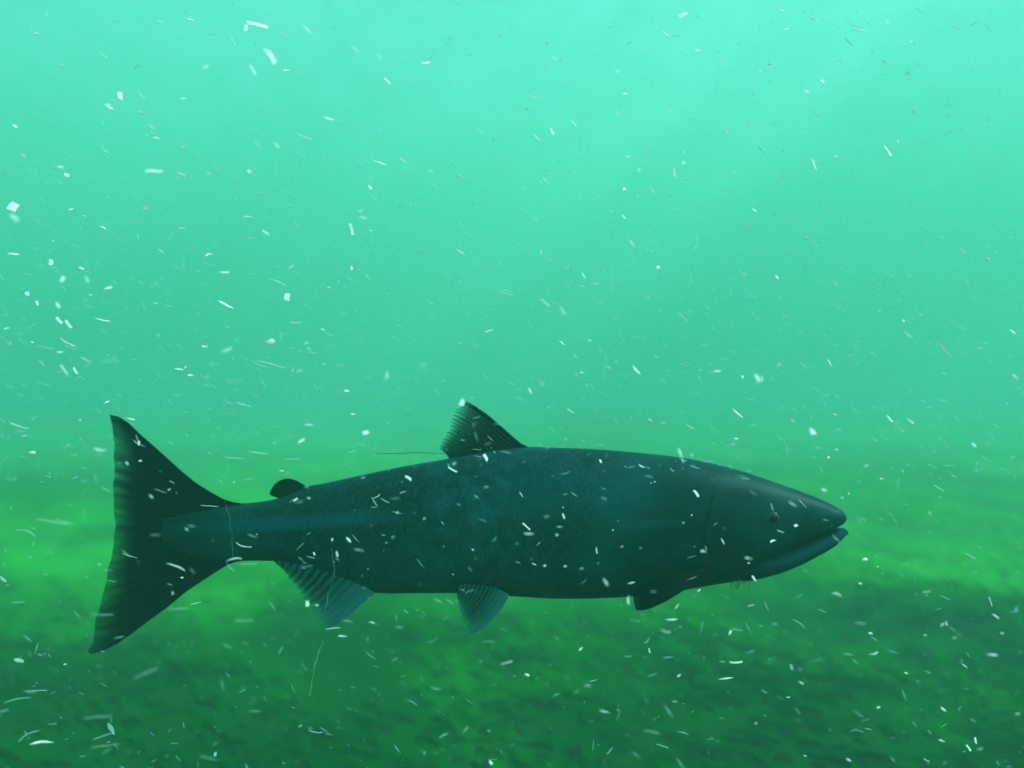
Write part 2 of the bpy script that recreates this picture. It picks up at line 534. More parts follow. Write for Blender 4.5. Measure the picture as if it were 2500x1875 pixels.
# maxilla: long thin bone above the mouth
def maxi(u, v):
    xa, xb = 1892, 2034
    x = xa + (xb - xa) * u
    ym = interp(MOUTH, max(1882, x)) - 4
    return (x, ym - (15 - 9 * u) * (1 - v) - 1)
patch("upper_lip", maxi, 20, 5, SKIN, root, lambda u, v: 0.0009 * math.sin(math.pi * v))

# eyes (near and far side)
EYE = mat_plain("dull eye ring", (0.03, 0.07, 0.065), 0.25, 0.3)
PUP = mat_plain("black pupil", (0.004, 0.006, 0.006), 0.1)
def disc(name, r, depth, mat, parent, loc, s):
    verts, faces = [], []
    seg, rings = 24, 7
    for j in range(rings + 1):
        a_ = j / rings * math.pi / 2
        for k_ in range(seg):
            b_ = 2 * math.pi * k_ / seg
            verts.append((r * math.cos(a_) * math.cos(b_), -s * depth * math.sin(a_), r * 0.92 * math.cos(a_) * math.sin(b_)))
    for j in range(rings):
        for k_ in range(seg):
            k2 = (k_ + 1) % seg
            faces.append((j * seg + k_, j * seg + k2, (j + 1) * seg + k2, (j + 1) * seg + k_))
    faces.append(tuple(reversed(range(seg))))
    return mesh_obj(name, verts, faces, mat, parent, loc)
ex, ey = seen(1888, 1266)
for s in (1, -1):
    loc = F(ex, ey, -s * (yoff(ex, ey) - 0.0012)) - RL
    eo = disc("eye", 17 * PXM, 0.0032, EYE, root, loc, s)
    disc("pupil", 9.5 * PXM, 0.0024, PUP, eo, (0, -s * 0.0018, 0), s)


def coons(B, T, L, R, u, v):
    b, t, l, r = polyline(B, u), polyline(T, u), polyline(L, v), polyline(R, v)
    out = []
    for i in (0, 1):
        out.append((1 - v) * b[i] + v * t[i] + (1 - u) * l[i] + u * r[i]
                   - ((1 - u) * (1 - v) * B[0][i] + u * (1 - v) * B[-1][i] + (1 - u) * v * T[0][i] + u * v * T[-1][i]))
    return out

def fin(name, B, T, L, R, mat, nu, nv, rays, dyf, thick, parent=root, jag=0.0, label=None):
    """B base and T margin run from the leading to the last ray; L and R are those two rays, base to margin"""
    front, uvs = [], []
    rnd = random.Random(hash(name) % 1000 if False else len(name) * 7)
    jit = [rnd.uniform(-1, 1) for _ in range(nu + 1)]
    for j in range(nv + 1):
        v = j / nv
        for i in range(nu + 1):
            u = i / nu
            vv = v
            x, y = coons(B, T, L, R, u, v)
            if jag and j == nv and 0 < i < nu:
                bx, by = polyline(B, u)
                d = math.hypot(x - bx, y - by)
                x += (x - bx) / d * jit[i] * jag; y += (y - by) / d * jit[i] * jag
            th = thick * (1 - 0.85 * v) * (0.95 + 0.05 * math.sin(u * rays * 6.2832))
            d0 = dyf(u, v)
            front.append((x, y, d0, th)); uvs.append((u, v))
    verts = [F(x, y, d - t, True) - RL for x, y, d, t in front] + [F(x, y, d + t, True) - RL for x, y, d, t in front]
    m_ = len(front); w = nu + 1
    faces = []
    for j in range(nv):
        for i in range(nu):
            a_ = j * w + i
            faces.append((a_, a_ + 1, a_ + w + 1, a_ + w))
            faces.append((m_ + a_, m_ + a_ + w, m_ + a_ + w + 1, m_ + a_ + 1))
    rim = [i for i in range(w)] + [j * w + nu for j in range(1, nv + 1)] + [nv * w + i for i in range(nu - 1, -1, -1)] + [j * w for j in range(nv - 1, 0, -1)]
    for k_ in range(len(rim)):
        a_, b_ = rim[k_], rim[(k_ + 1) % len(rim)]
        faces.append((a_, a_ + m_, b_ + m_, b_))
    o = mesh_obj(name, verts, faces, mat, parent, uvs=uvs + uvs)
    if label: o["label"] = label
    return o

def Z(pts, ox, oy, s): return [(ox + x / s, oy + y / s) for x, y in pts]
z4 = lambda p: Z(p, 200, 1000, 2.675)
z3 = lambda p: Z(p, 600, 1100, 3.53)
z2 = lambda p: Z(p, 1000, 950, 3.53)
z1 = lambda p: Z(p, 1500, 1050, 3.53)

# tail fin
T = z4([(180, 32), (196, 95), (205, 160), (213, 250), (207, 310), (214, 380), (212, 440), (203, 490), (208, 590), (210, 690), (222, 750), (208, 830),
        (207, 880), (190, 980), (170, 1040), (158, 1130), (130, 1230), (110, 1320), (88, 1370), (78, 1480), (75, 1520), (38, 1580)])
L = z4([(1040, 612), (980, 603), (910, 577), (830, 532), (740, 475), (650, 400), (550, 310), (450, 220), (370, 150), (310, 90), (240, 45), (180, 32)])
R = z4([(1060, 984), (1000, 995), (960, 1010), (900, 1045), (800, 1110), (680, 1190), (560, 1290), (450, 1370), (330, 1460), (230, 1530), (130, 1580), (60, 1597), (38, 1580)])
B = z4([(1040, 612), (900, 640), (840, 700), (820, 800), (850, 900), (930, 970), (1060, 984)])
fin("tail_fin", B, T, L, R, mat_fin("tail fin membrane", 21, (0.0015, 0.012, 0.013), (0.002, 0.018, 0.019), 1.3, 0.90, 0.10), 150, 40, 26,
    lambda u, v: 0.004 * math.sin(3 * v + 2 * u) * v, 0.006, jag=0.6)

# dorsal fin
T = z2([(452, 96), (415, 135), (395, 190), (368, 262), (330, 360), (285, 440), (250, 510), (330, 575)])
L = z2([(1030, 520), (1015, 492), (960, 468), (880, 400), (780, 310), (680, 225), (580, 155), (490, 102), (452, 96)])
R = z2([(352, 640), (330, 575)])
B = z2([(1030, 520), (900, 545), (700, 590), (500, 620), (352, 640)])
fin("dorsal_fin", B, T, L, R, mat_fin("dorsal fin membrane", 18, (0.003, 0.014, 0.012), (0.010, 0.05, 0.045), 1.25, 0.62, 0.20), 120, 26, 15,
    lambda u, v: 0.010 * v * v, 0.003, jag=2.0)

# adipose fin
T = z3([(355, 240), (320, 246), (285, 262), (255, 285), (230, 315), (212, 345), (205, 370), (212, 386), (235, 394)])
L = z3([(530, 312), (500, 292), (465, 273), (430, 256), (395, 244), (355, 240)])
R = z3([(310, 420), (235, 394)])
B = z3([(530, 312), (450, 370), (380, 402), (310, 420)])
fin("adipose_fin", B, T, L, R, mat_plain("adipose fin skin", (0.002, 0.016, 0.010), 0.8), 24, 12, 0, lambda u, v: 0.0, 0.0035, label="small rounded dark fin before the tail")

# anal fin
T = z3([(650, 1558), (618, 1480), (580, 1380), (490, 1270), (400, 1150), (345, 1070), (300, 1010), (262, 975)])
L = z3([(1112, 1228), (1000, 1320), (900, 1410), (800, 1490), (710, 1535), (650, 1558)])
R = z3([(240, 945), (262, 975)])
B = z3([(1112, 1228), (1040, 1175), (900, 1120), (700, 1050), (500, 990), (240, 945)])
fin("anal_fin", B, T, L, R, mat_fin("anal fin membrane", 13, (0.003, 0.022, 0.022), (0.02, 0.12, 0.12), 1.2, 0.52, 0.26, 0.9), 120, 26, 13,
    lambda u, v: -0.014 - 0.010 * v, 0.003, jag=2.0)

# pelvic fins, near and far
def dq(p): return [(x * D2S, y * D2S) for x, y in p]
Tn = dq([(1004, 1378), (997, 1352), (990, 1322), (986, 1290)])
Ln = dq([(1100, 1284), (1092, 1302), (1078, 1322), (1052, 1350), (1024, 1368), (1004, 1378)])
Rn = dq([(990, 1262), (986, 1290)])
Bn = dq([(1100, 1284), (1070, 1268), (1030, 1262), (990, 1262)])
PEL = mat_fin("pelvic fin membrane", 12, (0.003, 0.022, 0.022), (0.02, 0.13, 0.13), 1.3, 0.50, 0.28, 0.9)
fin("pelvic_fin", Bn, Tn, Ln, Rn, PEL, 80, 20, 12, lambda u, v: -0.030 - 0.012 * v, 0.0025, jag=0.8)
sh = [(lambda p: [(x + 14, y - 26 if i else y - 10) for i, (x, y) in enumerate(p)])(q) for q in (Tn, Ln, Rn, Bn)]
off = lambda q, fx, fy: [(x + fx, y - fy) for x, y in q]
fin("pelvic_fin", off(Bn, 10, 34), off(Tn, 10, 34), off(Ln, 10, 34), off(Rn, 10, 34), PEL, 60, 16, 9, lambda u, v: 0.030 + 0.012 * v, 0.0025, jag=1.5)

# pectoral fins, near and far
Tn = z1([(186, 1552), (166, 1480), (160, 1422), (200, 1360)])
Ln = z1([(800, 1240), (720, 1300), (640, 1355), (540, 1420), (440, 1480), (330, 1530), (255, 1553), (186, 1552)])
Rn = z1([(800, 1180), (640, 1215), (480, 1245), (330, 1285), (200, 1360)])
Bn = z1([(800, 1240), (815, 1210), (800, 1180)])
PEC = mat_fin("pectoral fin membrane", 9, (0.001, 0.008, 0.008), (0.002, 0.012, 0.012), 1.5, 1.15, 0.05)
fin("pectoral_fin", Bn, Tn, Ln, Rn, PEC, 60, 24, 9, lambda u, v: -0.034 - 0.026 * math.sin(v * 2.2), 0.003, jag=1.0)
fin("pectoral_fin", off(Bn, 0, 60), off(Tn, 0, 60), off(Ln, 0, 60), off(Rn, 0, 60), PEC, 50, 20, 9, lambda u, v: 0.030 + 0.030 * math.sin(v * 2.2), 0.003, jag=1.0)

#FLAKES#
# ------------------------------------------------------------------ drifting debris
# rows: x, y, length, width, tilt (degrees, counter-clockwise), in quadrant zoom pixels; letters: c chip, l leaf scrap,
# s sliver, g grain; digit: 3 bright, 2 paler, 1 faint
Q1 = """1110 108 90 18 8 c3;1058 120 35 12 75 c2;1320 125 45 14 -50 l2;1222 153 58 6 0 s2;1165 243 60 26 -55 c2;1833 270 58 18 35 l3
820 84 28 14 35 c2;685 94 28 8 -10 s2;154 146 22 12 30 g2;443 238 42 9 -35 s2;263 278 12 10 0 g3;516 412 40 20 85 c3;613 415 30 8 -35 s2
471 460 26 16 -45 c2;790 424 28 10 25 l3;886 288 30 12 50 c1;1088 300 50 14 -75 c1;1002 175 55 10 -80 s1;1232 303 40 8 25 s2
1288 308 36 8 -50 s1;1535 215 50 14 -65 c1;1632 245 28 14 -60 l1;1669 349 30 10 -35 c2;1766 357 32 8 -80 s1;1723 245 28 5 5 s2
1417 511 50 16 8 l3;1310 588 76 8 0 s3;1104 562 50 6 -35 s1;1108 620 50 10 -60 s1;1192 625 28 12 -65 c1;803 632 32 8 -50 s1
784 632 14 8 20 g2;66 544 22 9 -45 c3;650 546 32 8 -35 s2;673 595 36 9 15 l3;630 583 12 8 0 g3;653 573 14 7 -30 g2;612 485 30 10 -10 g2
457 652 18 6 -35 s2;101 670 18 6 -40 s2;252 722 32 18 10 g3;288 755 22 16 80 c3;127 734 38 5 3 s1;663 738 62 12 5 c3;782 750 30 8 -12 s3
823 763 12 8 0 g3;769 766 8 8 0 g2;898 749 14 13 0 g2;1073 739 20 15 70 c3;1012 758 48 8 -35 s1;925 716 40 8 -55 s1;1185 723 8 8 0 g3
1635 702 64 12 -8 l3;1602 678 28 8 -75 s1;1738 692 40 7 -45 s2;1306 674 14 7 -20 g2;1595 808 18 16 90 c3;1596 767 24 8 80 s1
1610 851 36 9 -52 s2;1978 760 22 12 0 g3;1870 794 16 7 -70 s3;2070 567 28 8 90 c3;2160 595 50 8 -55 s1;1855 736 30 5 8 s2
58 893 58 32 62 c3;62 938 36 22 -40 c1;304 901 26 7 30 s2;443 980 28 11 -35 l3;362 932 14 10 0 g1;229 1038 10 9 0 g3;1067 936 50 5 12 s2
1565 939 36 11 -2 l3;1553 909 22 8 35 s2;1513 988 52 14 -82 c2;1280 972 30 7 -55 s1;1145 1002 30 12 -30 c1;1597 993 18 4 -3 s2
1687 990 9 7 -30 g3;1768 885 8 8 0 g3;1080 1025 38 6 -3 s1;780 982 28 5 8 s2;56 1095 44 9 6 l3;218 1130 34 15 87 c2;695 1083 26 6 -35 s3
898 1098 44 11 30 l2;967 1173 46 13 20 l3;349 1158 22 18 -20 g2;268 1203 40 14 70 c2;374 1203 32 10 -85 c1;465 1242 40 13 30 l3
116 1265 22 16 70 c2;388 1272 14 7 20 g3;1203 1218 60 9 -32 s2;1255 1150 42 10 35 s1;1514 1156 20 9 80 c3;1458 1213 8 8 0 g3
1238 1280 38 22 78 c3;1415 1240 16 10 0 g2;1584 1192 22 8 -60 s2;1855 1304 32 9 -25 l3;2175 1265 75 8 -12 s2;2175 1252 60 4 -2 s2
973 1312 68 16 -25 l3;159 1306 18 9 -70 c2;249 1315 24 13 -70 c2;669 1307 16 4 5 s2;440 1378 60 8 -12 l3;295 1396 38 12 -60 c2
255 1380 30 12 -50 c2;27 1415 24 8 30 s2;978 1410 12 10 0 g3;1272 1390 46 5 -2 s2;1389 1420 22 7 -8 l3;1420 1443 34 5 -25 s2
681 1445 9 9 0 g2;1161 1475 40 28 15 g3;138 1476 14 11 0 g3;43 1480 9 8 0 g3;290 1476 68 10 -30 s2;195 1497 62 6 -10 s1;259 1516 24 7 18 l3
881 1493 26 8 -5 l3;977 1506 44 18 35 c1;1318 1478 20 9 40 s2;1330 1502 18 7 -25 s3;1346 1519 50 5 -2 s1;370 1550 52 7 -32 s2
470 1556 70 7 8 s1;1170 1568 110 6 -15 s2;1115 1568 85 5 -30 s1;1394 1570 14 8 -5 g3;1290 1598 32 5 20 s2;1978 1479 18 7 -5 g3
2104 1426 52 9 25 s2;2040 1486 50 5 -8 s1;1820 1575 40 8 25 s1;771 1591 36 9 -4 l3;798 1583 18 6 60 s3;820 1617 26 11 3 l3
326 1598 38 11 -70 l3;277 1592 46 12 -60 c1;1667 1617 30 11 -83 c2;180 1563 38 6 -60 s1;1005 1640 70 4 3 s1;1260 1596 16 5 60 s2
2010 1008 60 6 -28 s1;1985 1085 42 10 -45 l2;1990 1070 44 5 -15 s1;2150 1130 48 5 -28 s1;2050 1142 50 5 -5 s1"""
Q2 = """737 64 60 16 35 c2;1160 45 48 14 12 l2;1303 83 62 14 3 l2;1615 95 60 13 38 c2;1493 133 60 9 8 s2;1183 125 58 10 35 l2;663 148 56 14 78 c2
803 72 38 9 50 s2;153 185 28 16 -20 g2;798 222 50 22 35 l3;568 225 60 8 -5 s1;647 198 48 5 35 s1;1450 180 52 12 -28 c1;1720 180 44 10 32 c1
212 261 18 12 10 g2;142 293 30 7 -28 s2;180 248 26 10 -70 c1;1607 267 42 18 68 l3;1704 313 58 13 40 c2;1336 351 56 16 40 c3;485 405 52 13 32 l3
454 307 28 12 12 l2;1068 306 38 7 38 s2;903 258 28 9 -20 l2;1110 276 16 14 0 g2;1415 268 30 7 -25 s1;86 417 66 7 22 s2;1271 395 24 16 85 c3
956 404 30 6 8 s2;66 469 16 13 0 g3;267 532 26 11 -50 c2;459 489 34 6 25 s2;680 480 42 8 30 s2;1041 405 14 12 0 g2;172 566 32 12 -85 c2
108 593 42 12 -25 l2;1026 539 46 7 2 s3;1730 479 26 14 -5 g3;2050 514 22 14 5 g3;1969 586 34 14 15 l3;1883 494 14 12 0 g2;1826 402 28 9 0 g2
593 623 30 5 4 s2;927 569 28 8 18 s2;852 577 16 9 -35 g3;1248 571 28 4 -3 s2;762 580 38 7 35 s1;741 657 24 8 45 s2;500 676 30 11 20 l3
1070 641 28 20 60 c3;1168 650 14 13 0 g2;1619 652 60 19 80 c3;1663 611 26 12 35 l3;1302 709 52 15 68 c3;1394 674 28 8 8 l2;546 732 22 9 68 c2
700 744 34 8 -88 c2;738 702 20 11 45 c2;956 741 42 11 22 l3;1164 757 15 9 -30 g2;270 743 20 8 10 g2;143 776 42 11 -45 l3;165 758 34 7 -45 s1
230 762 34 7 -48 s1;483 815 58 14 32 l3;601 821 38 17 -75 l2;542 846 20 9 40 l2;809 850 15 14 0 g3;1336 865 18 13 -20 g3;1238 845 8 5 0 g3
372 845 20 8 -45 s2;1044 906 30 14 75 c2;482 935 32 9 70 c3;429 911 24 5 75 s2;97 941 40 6 3 s2;714 905 50 6 -8 s2;1227 935 18 13 20 g3
1517 936 12 10 0 g3;1683 785 32 7 0 l2;2014 815 34 8 3 l2;2030 838 28 8 -15 l1;1716 875 44 9 -35 s2;1915 970 14 10 0 g3;515 1047 44 11 -45 l3
585 997 12 10 -20 g3;605 1038 76 6 -15 s1;1264 1024 18 18 0 g3;1300 1047 64 10 -25 s1;895 1058 30 6 -25 s2;1098 1087 30 6 -50 s2
2052 1118 20 18 0 g3;1940 1075 64 9 -22 l2;629 1152 34 12 42 c3;308 1187 34 10 72 c1;125 1087 18 8 -85 c2;162 1117 34 6 -38 s2;1005 1182 42 8 20 s2
1142 1195 24 12 68 c3;360 1224 40 6 20 s2;299 1233 26 4 0 s2;1396 1224 42 7 -12 l2;1625 1183 44 8 -25 s2;143 1305 46 12 -65 c1;219 1340 44 14 -88 c1
379 1307 18 7 0 g3;585 1280 14 9 -20 g2;1583 1340 26 13 15 l3;1152 1282 14 9 -50 l2;733 1364 62 10 -42 s2;764 1345 50 5 8 s1;943 1390 10 9 0 g3
1688 1382 42 10 32 l2;1760 1357 14 9 20 g2;1369 1415 12 9 -20 g2;1707 1443 38 13 -55 l2;2157 1430 30 14 -45 l3;1870 1512 60 11 -62 s2
214 1478 30 9 -35 l3;332 1469 28 8 30 l2;272 1535 28 8 -65 s2;382 1510 18 7 -60 s2;2015 1499 18 4 0 s3;621 1538 14 7 -5 g2;536 1595 48 16 -58 l3
417 1585 18 11 -20 g3;300 1606 20 7 0 l3;278 1616 14 5 85 s2;810 1595 10 9 0 g3;887 1598 38 10 12 l3;1057 1630 48 20 62 c2;1076 1632 30 11 60 c1
993 1624 15 7 70 c3;1370 1564 38 9 -68 l2;1150 1573 26 8 28 l2;1859 1609 42 5 2 s2;2166 1624 36 14 -38 l3;651 1642 28 7 -55 s1;129 1652 20 10 -80 c1"""
Q3 = """139 294 28 24 0 g3;346 150 12 8 20 g3;461 74 28 8 28 l3;82 176 76 9 -28 s2;103 220 24 12 0 g2;145 142 34 6 38 s1;432 278 56 12 -10 l3
1498 25 26 13 5 l3;1523 128 24 16 -5 g3;1580 206 30 20 20 c3;1302 242 34 14 30 c3;1332 174 42 12 0 l3;1187 251 12 12 0 g3;1048 84 70 7 -14 s2
1115 293 82 7 -8 s2;1010 315 82 4 -5 s1;1260 321 76 4 4 s1;1520 287 40 9 15 s1;1216 371 22 6 -10 l3;1011 421 10 10 0 g3;565 147 40 9 -12 l3
599 250 20 8 78 c3;606 328 14 12 0 g3;549 338 18 8 -75 c2;743 420 24 5 -35 s1;731 451 14 6 28 l3;653 482 24 8 -55 l2;692 457 60 5 -22 s1
905 522 80 5 -8 s1;1995 77 38 24 55 c3;2098 312 32 20 -55 c3;1764 402 32 15 -35 c3;1276 495 24 9 45 c3;1334 489 12 5 -15 c3;1962 340 22 14 20 g1
1955 365 46 12 -40 c2;1568 400 22 5 5 s2;1740 463 30 5 22 s2;1628 482 40 5 28 s2;1618 505 50 5 -62 s1;1663 500 44 5 -30 s1;2100 441 32 4 5 s2
1833 577 12 8 30 g3;1717 551 10 7 45 c3;1506 669 34 14 -50 l3;1550 712 44 6 -18 s2;1456 730 22 8 -85 c3;1357 729 14 7 -88 c3;1435 668 14 6 72 c2
1698 658 14 5 0 l2;1669 681 7 7 0 g3;1110 645 7 7 0 g3;1052 693 70 7 -17 s3;1010 754 72 8 4 l3;1070 772 76 5 -1 s2;759 785 92 8 -22 l3
786 832 14 8 -5 l3;805 622 24 10 -45 l2;560 738 66 6 -24 s1;225 592 128 10 -18 s2;275 590 72 8 -25 s1;116 636 94 9 -22 s2;12 838 42 14 -45 l2
430 775 10 8 0 g3;458 451 50 7 -32 s1;745 899 12 5 85 c3;845 943 50 8 5 s2;770 967 80 6 -2 s2;440 992 90 6 -8 s1;1327 945 26 16 87 c3
1369 951 14 6 0 c3;1438 1051 68 5 -4 s2;1480 1085 40 12 -8 l2;1607 1027 28 7 -22 l2;82 1190 44 24 -20 l2;280 1207 14 10 0 g3;632 1245 100 6 24 s1
148 1300 10 6 0 g2;160 1320 80 6 0 s1;77 1358 104 7 6 s2;15 1408 36 8 12 s2;423 1434 116 5 2 s1;123 1512 84 8 20 s2;181 1545 92 14 -8 l3
480 1485 58 20 -62 l2;445 1518 90 7 5 s2;452 1560 110 5 5 s1;930 1595 16 14 70 c3;900 1611 70 8 -14 s1;753 1548 34 6 -3 s1;2120 1632 20 15 -50 c3
1955 1349 8 6 -40 g3;1917 1513 44 8 18 s1;2013 1487 44 6 20 s1;1363 1497 64 8 -20 s1;1525 1305 24 6 -15 s1;1834 1590 16 5 65 s1;1298 1473 14 6 35 c1
1055 1017 80 8 -2 s1;2043 712 10 5 -35 c3;1957 818 10 5 0 g2;2190 1200 60 8 5 s2;1604 607 10 4 75 s1"""
Q4 = """1298 203 48 34 0 c3;974 122 62 13 -48 l3;253 112 38 10 -38 l2;78 27 32 12 -75 l2;595 154 22 18 -30 g3;651 163 22 4 -3 s3;725 295 48 20 -75 l3
737 326 16 5 -80 c3;777 304 14 7 -70 c3;770 180 40 9 -38 s2;968 232 26 7 0 c3;232 234 16 7 -70 l2;158 97 10 9 0 g3;358 113 9 8 0 g3
383 329 22 10 78 c3;560 350 32 9 -28 l3;692 367 30 6 -38 s2;796 469 36 13 -75 c3;617 418 14 5 -8 l3;600 424 7 7 0 g3;1403 279 22 9 0 l3
1367 313 20 12 30 l3;1348 454 30 13 -15 l3;1425 488 14 12 0 g3;1344 399 12 8 0 g1;1455 470 14 8 -70 l2;1632 147 34 20 -55 c2;1722 157 44 12 -35 l3
1995 259 22 16 87 c2;1689 197 22 8 -4 l2;1596 404 18 9 -8 l3;1533 347 28 7 3 l2;1805 553 28 9 -35 l3;1520 581 24 6 -38 s2;1688 371 24 9 -65 l2
1845 445 48 8 -38 s2;1910 394 26 6 -28 s2;1395 128 16 7 -20 l3;1213 155 18 6 -15 l3;2135 81 14 10 -20 g3;1525 753 42 18 5 l3;1980 738 66 8 -28 s2
1403 905 52 12 -20 l3;2090 1000 52 13 -32 l3;1505 857 26 10 -15 l2;1790 893 62 8 -3 s2;1860 1035 60 9 0 s2;1877 1030 20 8 80 c1;1549 1074 26 12 -12 l2
1785 1080 18 7 -15 l2;1912 1093 24 5 -3 s2;2118 1072 36 9 -14 l2;1563 1160 54 9 6 l2;2075 1166 62 10 -8 l3;1955 1213 38 10 -35 l2;1703 1244 26 7 -20 l3
1797 1240 38 6 -25 s1;1249 1286 28 8 -35 l3;1208 1219 22 9 -85 c2;968 1196 62 9 -2 c3;943 1070 50 11 18 l2;689 1013 56 10 3 l3;663 1063 56 10 -25 s2
712 957 36 9 38 s2;297 1140 28 9 32 l2;594 1147 20 6 -85 c2;583 1105 42 6 20 s1;351 1277 42 5 0 s3;327 1299 34 4 -2 s2;722 1255 34 9 8 l2
925 1268 92 8 -3 l2;65 1253 26 16 -25 l3;458 1403 8 7 0 g3;703 1367 24 5 -5 s2;1193 1349 20 7 -2 l2;1583 1393 28 8 0 l3;1864 1401 36 14 -35 l3
1497 1420 56 8 -52 s1;607 1500 82 8 -22 s1;423 1580 56 7 14 l2;1857 1536 40 9 -25 l3;1804 1500 22 7 -55 s2;2003 1535 26 10 75 c3;1972 1568 28 12 78 c2
1266 1602 18 6 -20 l3;1455 1620 28 9 -32 l3;1645 1618 24 5 -48 s2;1790 1620 28 8 -40 s2;2185 1421 38 7 -5 s2;396 1409 42 8 -12 l2;1053 1462 26 8 0 g1
1033 953 44 6 2 s2;807 888 36 9 10 l2;1046 836 32 18 -60 l3;503 930 52 12 52 l2;515 855 40 10 12 l1;405 852 40 14 -70 l2;1127 674 36 11 18 l3
1160 633 32 6 -18 s3;1226 607 20 12 20 c3;1124 527 34 6 -82 s2;1213 514 42 8 -40 l3;1256 512 46 7 -50 s2;910 675 34 16 -65 l1;827 719 28 9 -3 l3
838 703 18 5 -65 s2;1021 748 34 8 -12 l3;1023 770 20 6 -3 l3;62 612 44 9 -55 c2;73 642 52 11 -5 l3;194 648 20 10 25 l3;436 627 9 8 0 g3
149 568 22 5 3 s3;222 566 24 8 80 c3;205 613 28 5 0 s2;221 529 8 5 0 g3;40 473 28 7 -60 l2;366 715 34 9 80 l2;555 704 8 7 0 g3;474 698 18 4 8 s3
141 781 16 9 0 l3;95 774 24 7 -30 l2;230 783 12 4 5 c3;301 793 22 4 3 s2;398 490 32 4 -22 s1;740 595 9 4 0 c3;776 562 10 4 38 c2;1041 465 36 6 -45 s1
1580 785 34 7 5 s1;2067 935 40 12 -80 c1;2180 968 44 10 25 l1;2085 736 52 5 -28 s1;1340 975 34 7 -25 s1;1100 955 44 5 -80 s1;1240 1030 60 6 -38 s1
1090 1325 40 8 -30 s1;1235 1410 40 7 -48 s1;650 1560 62 8 -25 s1;1505 1030 64 9 -10 s1;1245 1228 26 6 -10 s1"""
FM = {1: mat_flake("faint plant film", (0.62, 0.95, 0.90), 0.40),
      2: mat_flake("pale plant debris", (0.76, 0.97, 0.94), 0.72),
      3: mat_flake("white plant debris", (0.84, 0.98, 0.96), 1.0)}


GM = mat_flake("pale sand", (0.78, 0.98, 0.94), 1.0, 0.5)

def ring_tube(pts, wid, seg, thin):
    """closed flattened tube through local points; wid list = half widths, thin = thickness ratio"""
    verts, faces = [], []
    n = len(pts)
    for i, p in enumerate(pts):
        q0, q1 = pts[max(0, i - 1)], pts[min(n - 1, i + 1)]
        tx, tz = q1[0] - q0[0], q1[2] - q0[2]
        l = math.hypot(tx, tz) or 1
        nx, nz = -tz / l, tx / l
        for k_ in range(seg):
            a_ = 2 * math.pi * k_ / seg
            c_, s_ = math.cos(a_) * wid[i], math.sin(a_) * wid[i] * thin
            verts.append((p[0] + nx * c_, p[1] + s_, p[2] + nz * c_))
    for i in range(n - 1):
        for k_ in range(seg):
            k2 = (k_ + 1) % seg
            faces.append((i * seg + k_, (i + 1) * seg + k_, (i + 1) * seg + k2, i * seg + k2))
    faces.append(tuple(range(seg)))
    faces.append(tuple((n - 1) * seg + k_ for k_ in reversed(range(seg))))
    return verts, faces


def flake_shape(t, L, W, rnd):
    h = L / 2
    if t == 'c':                               # flat broken chip, skewed ends
        sk0, sk1 = rnd.uniform(-.25, .25) * W, rnd.uniform(-.25, .25) * W
        n = 5
        cv = rnd.uniform(-.06, .06) * L
        th = max(0.00018, W * 0.07)
        verts, faces = [], []
        for i in range(n + 1):
            s_ = i / n * 2 - 1
            w0 = W / 2 * (1 + rnd.uniform(-.13, .10))
            w1 = W / 2 * (1 + rnd.uniform(-.13, .10))
            x0 = s_ * h + (sk0 if i == 0 else sk1 if i == n else 0)
            x1 = s_ * h - (sk0 if i == 0 else sk1 if i == n else 0)
            z = cv * (1 - s_ * s_)
            y = 0.12 * W * math.sin(s_ * 2)
            verts += [(x0, y - th, z + w0), (x1, y - th, z - w1), (x1, y + th, z - w1), (x0, y + th, z + w0)]
        for i in range(n):
            for k_ in range(4):
                k2 = (k_ + 1) % 4
                faces.append((i * 4 + k_, i * 4 + k2, i * 4 + 4 + k2, i * 4 + 4 + k_))
        faces.append((3, 2, 1, 0)); faces.append((n * 4, n * 4 + 1, n * 4 + 2, n * 4 + 3))
        return verts, faces
    if t == 'g':                               # lumpy grain
        verts, faces = [], []
        seg, rg = 10, 7
        off_ = Vector((rnd.uniform(0, 50), 0, 0))
        for j in range(rg + 1):
            th = math.pi * j / rg
            for k_ in range(seg):
                ph = 2 * math.pi * k_ / seg
                d = Vector((math.cos(th), math.sin(th) * math.cos(ph), math.sin(th) * math.sin(ph)))
                r = 1 + 0.45 * noise.noise(d * 1.3 + off_)
                verts.append((d.x * h * r, d.y * W * .38 * r, d.z * W / 2 * r))
        for j in range(rg):
            for k_ in range(seg):
                k2 = (k_ + 1) % seg
                faces.append((j * seg + k_, j * seg + k2, (j + 1) * seg + k2, (j + 1) * seg + k_))
        return verts, faces
    bend_ = rnd.uniform(-1, 1) ** 3 * .14 * L
    n = 9
    pts, wid = [], []
    tip = rnd.uniform(-.3, .3)
    for i in range(n + 1):
        s_ = i / n * 2 - 1
        pts.append((s_ * h, 0.05 * L * math.sin(2 * s_ + tip * 5), bend_ * (1 - s_ * s_) - bend_ / 2 + 0.012 * L * math.sin(4 * s_ + tip * 9)))
        if t == 'l': w = W / 2 * max(0.10, (1 - abs(s_ + tip * (1 - s_ * s_)) ** 2.2)) ** 0.8 * (1 + rnd.uniform(-.12, .12))
        else: w = W / 2 * (0.62 + 0.38 * (1 - s_ * s_)) * (1 + rnd.uniform(-.12, .12)) * 0.8
        wid.append(max(w, 0.00016))
    return ring_tube(pts, wid, 6, 0.22 if t == 'l' else 0.6)


